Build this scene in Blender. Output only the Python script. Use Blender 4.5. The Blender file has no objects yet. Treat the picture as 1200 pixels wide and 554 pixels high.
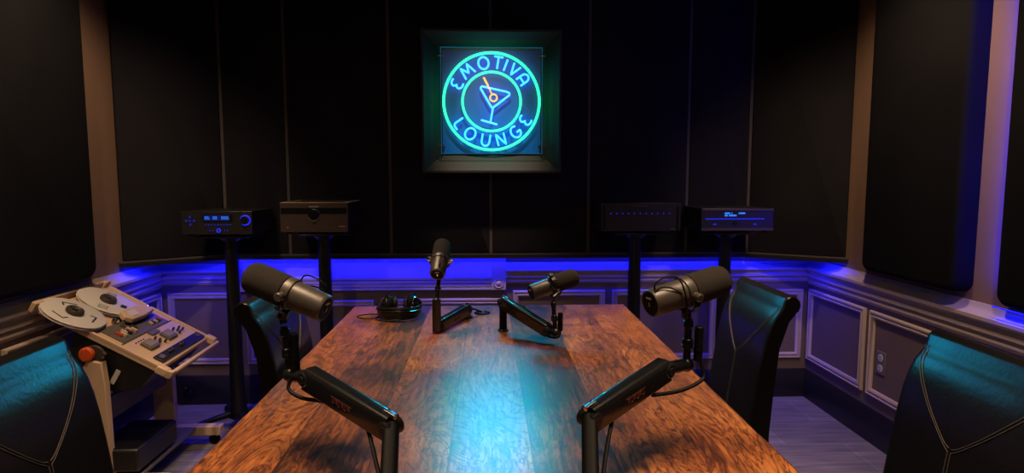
import bpy, bmesh, math, random
from mathutils import Vector as V, Matrix as M4, Quaternion
random.seed(4)
scn = bpy.context.scene
col = scn.collection
PI = math.pi
rad = math.radians

# ------------------------------------------------------------------ camera, world, lights, exposure
cd = bpy.data.cameras.new('camera'); cam = bpy.data.objects.new('camera', cd); col.objects.link(cam)
cam.location = (0, 0, 1.38)
cam.rotation_euler = (rad(90 - 5.6), 0, rad(-2.2))
cd.sensor_width = 36; cd.lens = 735 / 1200 * 36; cd.clip_start = .02
scn.camera = cam
vs = scn.view_settings
vs.view_transform = 'Standard'; vs.look = 'None'; vs.gamma = 1; vs.use_curve_mapping = False
vs.exposure = 0.0
scn.cycles.use_denoising = True
try:
    scn.cycles.denoiser = 'OPENIMAGEDENOISE'
except Exception:
    pass
scn.cycles.max_bounces = 6
scn.cycles.sample_clamp_indirect = 4
w = bpy.data.worlds.new('world'); scn.world = w; w.use_nodes = True
w.node_tree.nodes['Background'].inputs[0].default_value = (.004, .004, .006, 1)
w.node_tree.nodes['Background'].inputs[1].default_value = .6

WARM = (1, .70, .44)
BLUE = (.0008, .004, 1)

def lamp(name, kind, loc, target, energy, color, **kw):
    ld = bpy.data.lights.new(name, kind); ld.energy = energy; ld.color = color
    for k, v in kw.items(): setattr(ld, k, v)
    o = bpy.data.objects.new(name, ld); col.objects.link(o); o.location = loc
    if target is not None:
        o.rotation_euler = (V(target) - V(loc)).to_track_quat('-Z', 'Y').to_euler()
    return o

# warm ceiling downlights over the table (their fixtures are built with the ceiling)
DOWN = [(-.66, 1.10), (.68, 1.10), (-.66, 2.40), (.68, 2.40)]
for (x, y) in DOWN:
    lamp('downlight_lamp', 'SPOT', (x, y, 2.56), (x, y, 0), 235, WARM, spot_size=rad(62), spot_blend=1.0, shadow_soft_size=.22)
WASH = [(-1.35, 2.45), (1.35, 2.45), (.02, 2.95), (-1.25, 1.25), (1.25, 1.25)]  # the four side lamps are added to warm and lighten the walls
for (x, y), tg, e, sz in zip(WASH, ((-1.95, 3.0, .9), (1.99, 3.0, .9), (.02, 3.62, 1.40), (-1.95, 2.2, .8), (1.99, 2.2, .8)), (60, 60, 105, 60, 60), (95, 95, 34, 95, 95)):
    lamp('wash_lamp', 'SPOT', (x, y, 2.56), tg, e, WARM, spot_size=rad(sz), spot_blend=.9, shadow_soft_size=.04)
lamp('room_lamp', 'SPOT', (0, -.6, 2.56), (0, 1.4, .7), 30, WARM, spot_size=rad(100), spot_blend=.8, shadow_soft_size=.05)
# blue LED strips hidden behind the bottom of the fabric wall panels
def strip(a, b, energy, down=(0, 0, -1), wdt=.02, spread=PI):
    a, b, d = V(a), V(b), V(down)
    ld = bpy.data.lights.new('led_lamp', 'AREA'); ld.shape = 'RECTANGLE'; ld.size = (b - a).length; ld.size_y = wdt
    ld.energy = energy; ld.color = BLUE
    ld.spread = spread
    o = bpy.data.objects.new('led_lamp', ld); col.objects.link(o)
    xx = (b - a).normalized(); zz = (-d).normalized(); yy = zz.cross(xx).normalized(); zz = xx.cross(yy)
    m = M4((xx, yy, zz)).transposed().to_4x4(); m.translation = (a + b) / 2; o.matrix_world = m
    return o
strip((-1.50, 3.684, .903), (1.53, 3.684, .903), 12)
strip((-1.92, 3.435, .903), (-1.54, 3.675, .903), 2.6)
strip((1.955, 3.465, .903), (1.57, 3.677, .903), 2.6)
strip((1.972, 2.316, .95), (1.972, 2.316, 2.45), 5, (-.03, 1, 0))
strip((1.935, 1.35, .872), (1.935, 2.30, .872), 1.6)
# unseen spots added before the neon tubes to strengthen their glow on the table
SC = V((.023, 3.57, 1.789))
NEON_GREEN = (.01, 1, .35); NEON_BLUE = (.01, .40, 1)
def glow(dx, dz, e, c):
    p = SC + V((dx, -.08, dz))
    lamp('neon_glow_spot', 'SPOT', p, p + V((-dx * .4, -1, -.55)), e, c, spot_size=rad(100), spot_blend=.6, shadow_soft_size=0.0)
for k in range(10):
    a = (k + .5) * PI / 5
    glow(math.cos(a) * .25, math.sin(a) * .25, .95, NEON_GREEN)
for k in range(6):
    a = k * PI / 3
    glow(math.cos(a) * .15, math.sin(a) * .15, 5.8, NEON_BLUE)

# ------------------------------------------------------------------ materials
MATS = {}
def nmat(name):
    m = bpy.data.materials.new(name); m.use_nodes = True; MATS[name] = m
    return m, m.node_tree.nodes, m.node_tree.links, m.node_tree.nodes['Principled BSDF']
def simple(name, c, rough=.5, metal=0, bump=0, bscale=200, var=0, spec=.5, coat=0):
    m, n, l, p = nmat(name)
    p.inputs['Base Color'].default_value = (*c, 1); p.inputs['Roughness'].default_value = rough
    p.inputs['Metallic'].default_value = metal; p.inputs['Specular IOR Level'].default_value = spec
    p.inputs['Coat Weight'].default_value = coat
    tc = n.new('ShaderNodeTexCoord'); nz = n.new('ShaderNodeTexNoise'); nz.inputs['Scale'].default_value = bscale
    nz.inputs['Detail'].default_value = 4
    l.new(tc.outputs['Object'], nz.inputs['Vector'])
    if bump:
        b = n.new('ShaderNodeBump'); b.inputs['Strength'].default_value = bump; b.inputs['Distance'].default_value = .002
        l.new(nz.outputs['Fac'], b.inputs['Height']); l.new(b.outputs['Normal'], p.inputs['Normal'])
    if var:
        nv = n.new('ShaderNodeTexNoise'); nv.inputs['Scale'].default_value = 3; nv.inputs['Detail'].default_value = 5
        l.new(tc.outputs['Object'], nv.inputs['Vector'])
        r = n.new('ShaderNodeValToRGB'); e = r.color_ramp.elements
        e[0].position = .3; e[1].position = .7
        e[0].color = (*[q * (1 - var) for q in c], 1); e[1].color = (*[min(1, q * (1 + var)) for q in c], 1)
        l.new(nv.outputs['Fac'], r.inputs['Fac']); l.new(r.outputs['Color'], p.inputs['Base Color'])
    return m
def emis(name, c, s):
    m, n, l, p = nmat(name)
    p.inputs['Base Color'].default_value = (0, 0, 0, 1); p.inputs['Emission Color'].default_value = (*c, 1)
    p.inputs['Emission Strength'].default_value = s
    return m

paint = simple('taupe_paint', (.22, .128, .080), .75, bump=.15, bscale=120, var=.06)
paint_lower = simple('wainscot_paint', (.15, .105, .085), .6, bump=.1, bscale=120, var=.06)
mould = simple('moulding_paint', (.46, .36, .31), .45, var=.05)
basem = simple('dark_baseboard', (.012, .011, .013), .35)
ceilm = simple('ceiling_paint', (.05, .045, .04), .9)
fabric = simple('black_fabric', (.014, .013, .016), 1.0, bump=.6, bscale=500, var=.15, spec=.1)
fabric_side = simple('black_side_fabric', (.0085, .008, .0095), 1.0, bump=.6, bscale=500, var=.15, spec=.06)  # darker copy of the fabric, offsetting the wash light on the side panels
seamm = simple('seam_batten', (.06, .05, .052), .8)
leather = simple('black_leather', (.008, .0065, .006), .29, bump=.3, bscale=90, spec=.27)
thread = simple('tan_thread', (.07, .052, .042), .8)
woodleg = simple('dark_wood_leg', (.02, .012, .009), .4)
blackp = simple('black_plastic', (.003, .003, .0035), .6, spec=.12)
blackg = simple('gloss_black', (.007, .007, .008), .2, spec=.7)
blackm = simple('black_metal', (.02, .02, .022), .3, metal=.6)
chrome = simple('chrome', (.45, .42, .40), .16, metal=1)
foam = simple('mic_foam', (.026, .022, .019), 1.0, bump=1.0, bscale=900, spec=.1)
micbody = simple('mic_enamel', (.048, .038, .031), .42, bump=.1, bscale=600, metal=.2)
cream = simple('cream_enamel', (.62, .42, .27), .45, var=.04)
greyplate = simple('grey_plate', (.12, .10, .085), .5)
darkplate = simple('dark_plate', (.018, .017, .022), .4)
reelm = simple('reel_flange', (.68, .62, .57), .42, metal=.1)
tape = simple('brown_tape', (.03, .015, .01), .35)
hubm = simple('hub_plastic', (.045, .036, .03), .45)
orange = simple('orange_knob', (.62, .09, .02), .45)
redm = simple('red_button', (.5, .05, .02), .5)
whitep = simple('white_plastic', (.55, .52, .48), .5)
glassm = simple('meter_glass', (.30, .25, .22), .15)
brushed = simple('brushed_front', (.065, .045, .038), .45, metal=.3, bump=.2, bscale=60)
ampblack = simple('amp_black', (.012, .011, .013), .4)
redlab = simple('faded_red_print', (.11, .02, .012), .5)
signwood = simple('sign_frame_charcoal', (.012, .0088, .0095), .6, var=.05)
outletp = simple('outlet_plate', (.16, .14, .16), .4)
led_cyan = emis('display_cyan', (.03, .22, 1), 1.2)
led_blue = emis('display_blue', (.015, .03, 1), .85)
led_dim = emis('display_dim_blue', (.01, .02, .5), .6)
led_win = emis('display_window', (.0, .004, .09), .8)
led_strip = emis('led_strip_blue', (.006, .012, 1), 1.5)
neon_g = emis('neon_green', (.018, 1, .27), 3.2)
neon_b = emis('neon_blue', (.025, .33, 1), 3.6)
neon_i = emis('neon_ice_blue', (.035, .33, 1.0), 3.6)
neon_y = emis('neon_yellow', (1.0, .36, .07), 2.2)
lampm = emis('lamp_lens', (1, .7, .42), 4)
acry_edge = emis('acrylic_edge', (.0, .14, .26), .6)  # tube light gathered at the sheet edges, put in as emission

# wood table top
def wood():
    m, n, l, p = nmat('plank_wood')
    tc = n.new('ShaderNodeTexCoord'); sep = n.new('ShaderNodeSeparateXYZ'); l.new(tc.outputs['Object'], sep.inputs[0])
    def math_(op, a, b=None):
        q = n.new('ShaderNodeMath'); q.operation = op
        for i, s in enumerate((a, b)):
            if s is None: continue
            if isinstance(s, (int, float)): q.inputs[i].default_value = s
            else: l.new(s, q.inputs[i])
        return q.outputs[0]
    wob = n.new('ShaderNodeTexNoise'); wob.inputs['Scale'].default_value = .7
    xs = math_('ADD', sep.outputs['X'], .66)
    px = math_('DIVIDE', xs, .187)
    idx = math_('FLOOR', px); fr = math_('FRACT', px)
    wn = n.new('ShaderNodeTexWhiteNoise'); wn.noise_dimensions = '1D'; l.new(idx, wn.inputs['W'])
    cmb = n.new('ShaderNodeCombineXYZ')
    l.new(sep.outputs['X'], cmb.inputs[0])
    yy = math_('ADD', math_('MULTIPLY', sep.outputs['Y'], .30), math_('MULTIPLY', wn.outputs['Value'], 17))
    l.new(yy, cmb.inputs[1]); l.new(math_('MULTIPLY', wn.outputs['Value'], 9), cmb.inputs[2])
    # broad figure, strongly distorted
    a = n.new('ShaderNodeTexNoise'); a.inputs['Scale'].default_value = 5.5; a.inputs['Detail'].default_value = 5; a.inputs['Roughness'].default_value = .6
    a.inputs['Distortion'].default_value = 1.6; l.new(cmb.outputs[0], a.inputs['Vector'])
    # rings
    wv = n.new('ShaderNodeMath'); wv.operation = 'SINE'
    ring = math_('MULTIPLY', a.outputs['Fac'], 88.0)
    l.new(ring, wv.inputs[0])
    ringv = math_('POWER', math_('ADD', math_('MULTIPLY', wv.outputs[0], .5), .5), 3.5)
    # fine fibres
    cm2 = n.new('ShaderNodeCombineXYZ'); l.new(math_('MULTIPLY', sep.outputs['X'], 1.0), cm2.inputs[0]); l.new(math_('MULTIPLY', sep.outputs['Y'], .07), cm2.inputs[1])
    l.new(wn.outputs['Value'], cm2.inputs[2])
    f = n.new('ShaderNodeTexNoise'); f.inputs['Scale'].default_value = 120; f.inputs['Detail'].default_value = 5; f.inputs['Distortion'].default_value = .6
    l.new(cm2.outputs[0], f.inputs['Vector'])
    # dark patches
    d = n.new('ShaderNodeTexNoise'); d.inputs['Scale'].default_value = 4.2; d.inputs['Detail'].default_value = 6; d.inputs['Roughness'].default_value = .62; d.inputs['Distortion'].default_value = .8
    cm3 = n.new('ShaderNodeCombineXYZ'); l.new(sep.outputs['X'], cm3.inputs[0]); l.new(math_('MULTIPLY', sep.outputs['Y'], .6), cm3.inputs[1]); l.new(math_('MULTIPLY', wn.outputs['Value'], 5), cm3.inputs[2])
    l.new(cm3.outputs[0], d.inputs['Vector'])
    r = n.new('ShaderNodeValToRGB'); r.color_ramp.elements[0].position = .36; r.color_ramp.elements[1].position = .68
    r.color_ramp.elements[0].color = (.05, .014, .004, 1); r.color_ramp.elements[1].color = (.58, .205, .048, 1)
    e = r.color_ramp.elements.new(.5); e.color = (.29, .083, .018, 1)
    tone = math_('ADD', math_('ADD', math_('MULTIPLY', f.outputs['Fac'], .42), math_('MULTIPLY', d.outputs['Fac'], .62)), math_('ADD', math_('MULTIPLY', wn.outputs['Value'], .16), -.12))
    l.new(tone, r.inputs['Fac'])
    mx = n.new('ShaderNodeMix'); mx.data_type = 'RGBA'; mx.blend_type = 'MULTIPLY'
    l.new(math_('MULTIPLY', ringv, .85), mx.inputs['Factor'])
    l.new(r.outputs['Color'], mx.inputs['A']); mx.inputs['B'].default_value = (.22, .12, .08, 1)
    # seams
    dist = math_('MINIMUM', fr, math_('SUBTRACT', 1.0, fr))
    seam = math_('LESS_THAN', dist, .008)
    mx2 = n.new('ShaderNodeMix'); mx2.data_type = 'RGBA'; mx2.blend_type = 'MULTIPLY'
    l.new(math_('MULTIPLY', seam, .7), mx2.inputs['Factor']); l.new(mx.outputs['Result'], mx2.inputs['A']); mx2.inputs['B'].default_value = (.2, .15, .12, 1)
    # pores
    cm4 = n.new('ShaderNodeCombineXYZ'); l.new(sep.outputs['X'], cm4.inputs[0]); l.new(math_('MULTIPLY', sep.outputs['Y'], .35), cm4.inputs[1])
    vo = n.new('ShaderNodeTexNoise'); vo.inputs['Scale'].default_value = 75; vo.inputs['Detail'].default_value = 2; l.new(cm4.outputs[0], vo.inputs['Vector'])
    pore = n.new('ShaderNodeValToRGB'); pore.color_ramp.elements[0].position = .30; pore.color_ramp.elements[1].position = .40
    pore.color_ramp.elements[0].color = (.3, .3, .3, 1); pore.color_ramp.elements[1].color = (1, 1, 1, 1)
    l.new(vo.outputs['Fac'], pore.inputs['Fac'])
    mx3 = n.new('ShaderNodeMix'); mx3.data_type = 'RGBA'; mx3.blend_type = 'MULTIPLY'; mx3.inputs['Factor'].default_value = 1
    l.new(mx2.outputs['Result'], mx3.inputs['A']); l.new(pore.outputs['Color'], mx3.inputs['B'])
    l.new(mx3.outputs['Result'], p.inputs['Base Color'])
    p.inputs['Roughness'].default_value = .34; p.inputs['IOR'].default_value = 1.9; p.inputs['Coat Weight'].default_value = .6; p.inputs['Coat Roughness'].default_value = .32
    h = math_('SUBTRACT', math_('ADD', math_('MULTIPLY', f.outputs['Fac'], .5), math_('MULTIPLY', ringv, -.25)), math_('MULTIPLY', seam, .8))
    b = n.new('ShaderNodeBump'); b.inputs['Strength'].default_value = .3; b.inputs['Distance'].default_value = .0005
    l.new(h, b.inputs['Height']); l.new(b.outputs['Normal'], p.inputs['Normal'])
    return m
woodm = wood()

def floor_mat():
    m, n, l, p = nmat('slate_plank_tile')
    tc = n.new('ShaderNodeTexCoord')
    br = n.new('ShaderNodeTexBrick'); br.inputs['Scale'].default_value = 1.0
    br.inputs['Brick Width'].default_value = .61; br.inputs['Row Height'].default_value = .305; br.inputs['Mortar Size'].default_value = .003
    br.inputs['Color1'].default_value = (.16, .14, .145, 1); br.inputs['Color2'].default_value = (.22, .20, .205, 1)
    br.inputs['Mortar'].default_value = (.30, .28, .29, 1)
    l.new(tc.outputs['Object'], br.inputs['Vector'])
    mp = n.new('ShaderNodeMapping'); mp.inputs['Scale'].default_value = (1.2, 14, 1); l.new(tc.outputs['Object'], mp.inputs['Vector'])
    nz = n.new('ShaderNodeTexNoise'); nz.inputs['Scale'].default_value = 3.0; nz.inputs['Detail'].default_value = 6
    l.new(mp.outputs[0], nz.inputs['Vector'])
    r = n.new('ShaderNodeValToRGB'); r.color_ramp.elements[0].position = .3; r.color_ramp.elements[1].position = .75
    r.color_ramp.elements[0].color = (.55, .55, .55, 1); r.color_ramp.elements[1].color = (1.4, 1.35, 1.35, 1)
    l.new(nz.outputs['Fac'], r.inputs['Fac'])
    mx = n.new('ShaderNodeMix'); mx.data_type = 'RGBA'; mx.blend_type = 'MULTIPLY'; mx.inputs['Factor'].default_value = 1
    l.new(br.outputs['Color'], mx.inputs['A']); l.new(r.outputs['Color'], mx.inputs['B'])
    l.new(mx.outputs['Result'], p.inputs['Base Color']); p.inputs['Roughness'].default_value = .5
    return m
floorm = floor_mat()

def acrylic():
    m, n, l, p = nmat('acrylic_sheet')
    p.inputs['Base Color'].default_value = (.0, .12, .50, 1); p.inputs['Roughness'].default_value = .7; p.inputs['Specular IOR Level'].default_value = .1
    return m
backing = acrylic()
def clear():
    m, n, l, p = nmat('clear_acrylic')
    n.remove(p); out = n['Material Output']
    t = n.new('ShaderNodeBsdfTransparent'); g = n.new('ShaderNodeBsdfGlossy'); g.inputs['Roughness'].default_value = .25
    t.inputs[0].default_value = (.93, .98, 1, 1)
    mx = n.new('ShaderNodeMixShader'); mx.inputs[0].default_value = .02
    l.new(t.outputs[0], mx.inputs[1]); l.new(g.outputs[0], mx.inputs[2]); l.new(mx.outputs[0], out.inputs['Surface'])
    return m
clearm = clear()

# ------------------------------------------------------------------ helpers
def wmat(o):
    m = o.matrix_basis.copy()
    while o.parent is not None:
        o = o.parent; m = o.matrix_basis @ m
    return m
def axes(origin, z, up=(0, 0, 1)):
    """matrix whose local Z runs along z and whose local Y is as close to up as possible"""
    z = V(z).normalized(); up = V(up)
    if abs(z.dot(up.normalized())) > .999: up = V((0, 1, 0))
    x = up.cross(z).normalized(); y = z.cross(x)
    m = M4((x, y, z)).transposed().to_4x4(); m.translation = V(origin); return m
I4 = M4.Identity(4)
class MB:
    def __init__(s): s.bm = bmesh.new()
    def face(s, vs_):
        try: return s.bm.faces.new(vs_)
        except ValueError: return None
    def box(s, c, d, m=I4):
        hx, hy, hz = d[0] / 2, d[1] / 2, d[2] / 2; c = V(c)
        v = [s.bm.verts.new(m @ (c + V((a * hx, b * hy, e * hz)))) for a in (-1, 1) for b in (-1, 1) for e in (-1, 1)]
        for f in ((0, 1, 3, 2), (4, 6, 7, 5), (0, 4, 5, 1), (2, 3, 7, 6), (0, 2, 6, 4), (1, 5, 7, 3)): s.face([v[i] for i in f])
        return s
    def lathe(s, prof, m=I4, seg=24, closed=False):
        rings = []
        for r, z in prof:
            if r < 1e-6: rings.append([s.bm.verts.new(m @ V((0, 0, z)))])
            else: rings.append([s.bm.verts.new(m @ V((r * math.cos(2 * PI * k / seg), r * math.sin(2 * PI * k / seg), z))) for k in range(seg)])
        pairs = list(zip(rings, rings[1:])) + ([(rings[-1], rings[0])] if closed else [])
        for a, b in pairs:
            for k in range(seg):
                q = (k + 1) % seg
                if len(a) == 1 and len(b) == 1: continue
                if len(a) == 1: s.face([a[0], b[q], b[k]][::-1])
                elif len(b) == 1: s.face([a[k], a[q], b[0]])
                else: s.face([a[k], a[q], b[q], b[k]])
        return s
    def cyl(s, r, z0, z1, m=I4, seg=24, bev=0):
        if bev: return s.lathe([(0, z0), (r - bev, z0), (r, z0 + bev), (r, z1 - bev), (r - bev, z1), (0, z1)], m, seg)
        return s.lathe([(0, z0), (r, z0), (r, z1), (0, z1)], m, seg)
    def rod(s, a, b, r, r2=None, seg=14, bev=0):
        a, b = V(a), V(b); L = (b - a).length; m = axes(a, b - a)
        if r2 is None: return s.cyl(r, 0, L, m, seg, bev)
        return s.lathe([(0, 0), (r, 0), (r2, L), (0, L)], m, seg)
    def ball(s, c, r, seg=16, sz=1):
        return s.lathe([(r * math.sin(PI * k / 10), -r * sz * math.cos(PI * k / 10)) for k in range(11)], M4.Translation(V(c)), seg)
    def tube(s, pts, r, seg=8, closed=False, m=I4):
        pts = [V(p) for p in pts]; n = len(pts); rings = []; nrm = None
        for i, p in enumerate(pts):
            if closed: t = (pts[(i + 1) % n] - pts[i - 1])
            else: t = pts[min(i + 1, n - 1)] - pts[max(i - 1, 0)]
            t.normalize()
            if nrm is None:
                nrm = t.cross(V((0, 0, 1)))
                if nrm.length < .01: nrm = t.cross(V((1, 0, 0)))
            nrm = (nrm - t * nrm.dot(t)).normalized(); b = t.cross(nrm)
            rings.append([s.bm.verts.new(m @ (p + (nrm * math.cos(2 * PI * k / seg) + b * math.sin(2 * PI * k / seg)) * r)) for k in range(seg)])
        pr = list(zip(rings, rings[1:])) + ([(rings[-1], rings[0])] if closed else [])
        for a, b in pr:
            for k in range(seg): s.face([a[k], a[(k + 1) % seg], b[(k + 1) % seg], b[k]])
        if not closed: s.face(rings[0][::-1]); s.face(rings[-1])
        return s
    def prism(s, poly, z0, z1, m=I4):
        a = [s.bm.verts.new(m @ V((x, y, z0))) for x, y in poly]; b = [s.bm.verts.new(m @ V((x, y, z1))) for x, y in poly]
        s.face(a[::-1]); s.face(b); n = len(poly)
        for k in range(n): s.face([a[k], a[(k + 1) % n], b[(k + 1) % n], b[k]])
        return s
    def sweep(s, prof, path, outs, closed=False):
        """prof [(depth, height)], path points, outs: function i -> (out dir, up dir)"""
        rings = []
        for i, p in enumerate(path):
            o, u = outs(i); rings.append([s.bm.verts.new(V(p) + V(o) * d + V(u) * h) for d, h in prof])
        pr = list(zip(rings, rings[1:])) + ([(rings[-1], rings[0])] if closed else [])
        n = len(prof)
        for a, b in pr:
            for k in range(n): s.face([a[k], a[(k + 1) % n], b[(k + 1) % n], b[k]])
        if not closed: s.face(rings[0][::-1]); s.face(rings[-1])
        return s
    def build(s, name, mat, parent=None, bevel=0, world=False, bseg=2, smooth=True, subsurf=0):
        bmesh.ops.recalc_face_normals(s.bm, faces=s.bm.faces[:])
        me = bpy.data.meshes.new(name); s.bm.to_mesh(me); s.bm.free()
        if world and parent is not None: me.transform(wmat(parent).inverted())
        me.materials.append(mat)
        o = bpy.data.objects.new(name, me); col.objects.link(o)
        if parent is not None: o.parent = parent
        if smooth:
            me.polygons.foreach_set('use_smooth', [True] * len(me.polygons)); me.set_sharp_from_angle(angle=rad(38))
        if bevel:
            b = o.modifiers.new('bevel', 'BEVEL'); b.width = bevel; b.segments = bseg; b.limit_method = 'ANGLE'; b.angle_limit = rad(40)
        if subsurf:
            q = o.modifiers.new('sub', 'SUBSURF'); q.levels = subsurf; q.render_levels = subsurf
        return o
def tag(o, label, cat, group=None, kind=None):
    o['label'] = label; o['category'] = cat
    if group: o['group'] = group
    if kind: o['kind'] = kind
    return o
def thing(name, label, cat, loc=(0, 0, 0), rz=0, group=None):
    o = bpy.data.objects.new(name, None); o.empty_display_size = .1; col.objects.link(o); o.location = loc; o.rotation_euler = (0, 0, rz)
    return tag(o, label, cat, group)
def struct(o): o['kind'] = 'structure'; return o
def dup(root, loc, rz, label):
    r = root.copy(); col.objects.link(r); r.location = loc; r.rotation_euler = (0, 0, rz); r['label'] = label
    for ch in list(root.children):
        c = ch.copy(); col.objects.link(c); c.parent = r
        for g in list(ch.children):
            d = g.copy(); col.objects.link(d); d.parent = c
    return r
def spline(ps, n=8, closed=False):
    ps = [V(p) for p in ps]; out = []; N = len(ps)
    rng = range(N) if closed else range(N - 1)
    for i in rng:
        g = (lambda j: ps[j % N]) if closed else (lambda j: ps[max(0, min(N - 1, j))])
        p0, p1, p2, p3 = g(i - 1), g(i), g(i + 1), g(i + 2)
        for k in range(n):
            t = k / n
            out.append(.5 * ((2 * p1) + (p2 - p0) * t + (2 * p0 - 5 * p1 + 4 * p2 - p3) * t * t + (3 * p1 - p0 - 3 * p2 + p3) * t ** 3))
    if not closed: out.append(ps[-1])
    return out

# ------------------------------------------------------------------ room shell
XL, XR, YB, YF, ZC = -1.955, 1.995, 3.768, -1.7, 2.6
T = .1
struct(MB().box(((XL + XR) / 2, (YB + YF) / 2, -.05), (XR - XL + 2 * T, YB - YF + 2 * T, .1)).build('floor', floorm, smooth=False))
struct(MB().box(((XL + XR) / 2, (YB + YF) / 2, ZC + .05), (XR - XL + 2 * T, YB - YF + 2 * T, .1)).build('ceiling', ceilm, smooth=False))
def wall(name, a, b, n):
    # upper and lower paint are separate boxes of one wall
    a, b, n = V(a), V(b), V(n)
    c = (a + b) / 2 - n * T / 2; d = b - a
    def dims(h): return (abs(d.x) + abs(n.x) * T + (2 * T if abs(d.x) > 0 else 0), abs(d.y) + abs(n.y) * T, h)
    o = MB().box((c.x, c.y, ZC / 2), dims(ZC)).build(name, paint, smooth=False); struct(o)
    return o
wall('wall_back', (XL, YB, 0), (XR, YB, 0), (0, -1, 0))
wall('wall_front', (XL, YF, 0), (XR, YF, 0), (0, 1, 0))
wall('wall_left', (XL, YF, 0), (XL, YB, 0), (1, 0, 0))
wall('wall_right', (XR, YF, 0), (XR, YB, 0), (-1, 0, 0))
# wainscot boards, baseboards and rails, one object each per side
E2 = .012
struct(MB().box(((XL + XR) / 2, YB - E2 / 2, .45), (XR - XL, E2, .56)).build('trim_1', paint_lower, smooth=False))
struct(MB().box((XL + E2 / 2, (YB + YF) / 2, .45), (E2, YB - YF - .03, .56)).build('trim_2', paint_lower, smooth=False))
struct(MB().box((XR - E2 / 2, (YB + YF) / 2, .45), (E2, YB - YF - .03, .56)).build('trim_3', paint_lower, smooth=False))
def run(name, prof, a, b, out, mat):
    struct(MB().sweep(prof, [a, b], lambda i: (out, (0, 0, 1))).build(name, mat))
BP = [(0, 0), (.026, 0), (.026, .15), (.02, .158), (.02, .166), (.012, .178), (0, .18)]
run('baseboard_back', BP, (XL, YB, 0), (XR, YB, 0), (0, -1, 0), basem)
run('baseboard_left', BP, (XL, YF, 0), (XL, YB, 0), (1, 0, 0), basem)
run('baseboard_right', BP, (XR, YF, 0), (XR, YB, 0), (-1, 0, 0), basem)
RP = [(0, .712), (.018, .712), (.02, .722), (.028, .728), (.028, .737), (.020, .741), (.020, .752), (.034, .758), (.034, .775), (.026, .779), (.026, .79),
      (.040, .80), (.048, .808), (.048, .822), (.042, .828), (.02, .838), (.012, .852), (.008, .866), (0, .866)]
RB = [(d, (h - .712) * .82 + .728) for d, h in RP]
run('trim_4', RP, (XL, YF, 0), (XL, YB, 0), (1, 0, 0), mould)
run('trim_5', RP, (XR, YF, 0), (XR, YB, 0), (-1, 0, 0), mould)
run('trim_6', RB, (.107, YB, 0), (XR, YB, 0), (0, -1, 0), mould)
run('trim_7', RB, (XL, YB, 0), (-1.472, YB, 0), (0, -1, 0), mould)
# the lower fluted header of the built-out middle left, with rosette blocks at its ends
HP = [(0, .692), (.034, .692), (.034, .704), (.028, .708), (.034, .712), (.034, .724), (.028, .728), (.034, .732), (.034, .746), (.026, .75), (.034, .755), (.034, .768), (.022, .78), (.016, .79), (.016, .90), (0, .90)]
run('trim_8', HP, (-1.391, YB, 0), (.020, YB, 0), (0, -1, 0), mould)
for i, xc in enumerate((.0635, -1.4315)):
    mb = MB().box((xc, YB - .021, .731), (.087, .042, .08)).box((xc, YB - .011, .836), (.087, .022, .13))
    fm = axes((xc, YB - .042, .731), (0, -1, 0))
    mb.lathe([(.030, 0), (.030, .004), (.025, .006), (.021, .002), (.016, .002), (.012, .006), (.006, .008), (0, .009)], fm, 28)
    struct(mb.build('trim_%d' % (9 + i), mould, bevel=.001))
# picture-frame mouldings
FP = [(0, 0), (.006, 0), (.016, .004), (.018, .010), (.012, .014), (.012, .022), (.017, .026), (.013, .034), (.005, .038), (0, .038)]
cnt = [11]
def pframe(org, ux, out, x0, x1, z0, z1):
    """rectangle moulding on a wall: org + ux*x, mitred"""
    org, ux, out = V(org), V(ux), V(out)
    cs = [(x0, z0, 1, 1), (x1, z0, -1, 1), (x1, z1, -1, -1), (x0, z1, 1, -1)]
    mb = MB(); rings = []
    for x, z, sx, sz in cs:
        rings.append([mb.bm.verts.new(org + ux * (x + sx * h) + V((0, 0, z + sz * h)) + out * (d + E2)) for d, h in FP])
    n = len(FP)
    for i in range(4):
        a, b = rings[i], rings[(i + 1) % 4]
        for k in range(n): mb.face([a[k], a[(k + 1) % n], b[(k + 1) % n], b[k]])
    struct(mb.build('trim_%d' % cnt[0], mould)); cnt[0] += 1
for x0, x1, z0, z1 in [(-1.904, -1.50, .245, .682), (-1.45, -.687, .245, .632), (-.646, .098, .245, .637), (.15, .712, .245, .684), (.752, 1.40, .245, .684), (1.437, 1.944, .245, .680)]:
    pframe((0, YB, 0), (1, 0, 0), (0, -1, 0), x0, x1, z0, z1)
for y0, y1 in [(3.16, 3.735), (2.52, 3.118), (1.90, 2.478), (1.26, 1.858), (.62, 1.218)]:
    pframe((XR, 0, 0), (0, 1, 0), (-1, 0, 0), y0, y1, .243, .686)
    pframe((XL, 0, 0), (0, 1, 0), (1, 0, 0), y0, y1, .243, .686)

# ceiling lamps above the frame; the four side ones are added for the walls
for i, (x, y) in enumerate(DOWN + WASH + [(0, -.6)]):
    where = ['over the near left of the table', 'over the near right of the table', 'over the far left of the table', 'over the far right of the table', 'added above the tape machine to warm the wall', 'added above the far right chair to warm the wall', 'in front of the neon sign', 'added above the near left chair to lighten the wall', 'added above the near right chair to lighten the wall', 'behind the viewer'][i]
    t = thing('ceiling_downlight', 'small round recessed ceiling lamp ' + where, 'ceiling light', (x, y, ZC - .0), group='recessed ceiling lamps')
    MB().lathe([(.050, -.001), (.068, -.001), (.068, -.008), (.056, -.012), (.050, -.008)], I4, 32, closed=True).build('rim', blackp, t)
    MB().lathe([(.0505, -.001), (.0505, -.004), (0, -.004)], I4, 32).build('lens', lampm, t)

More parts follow.
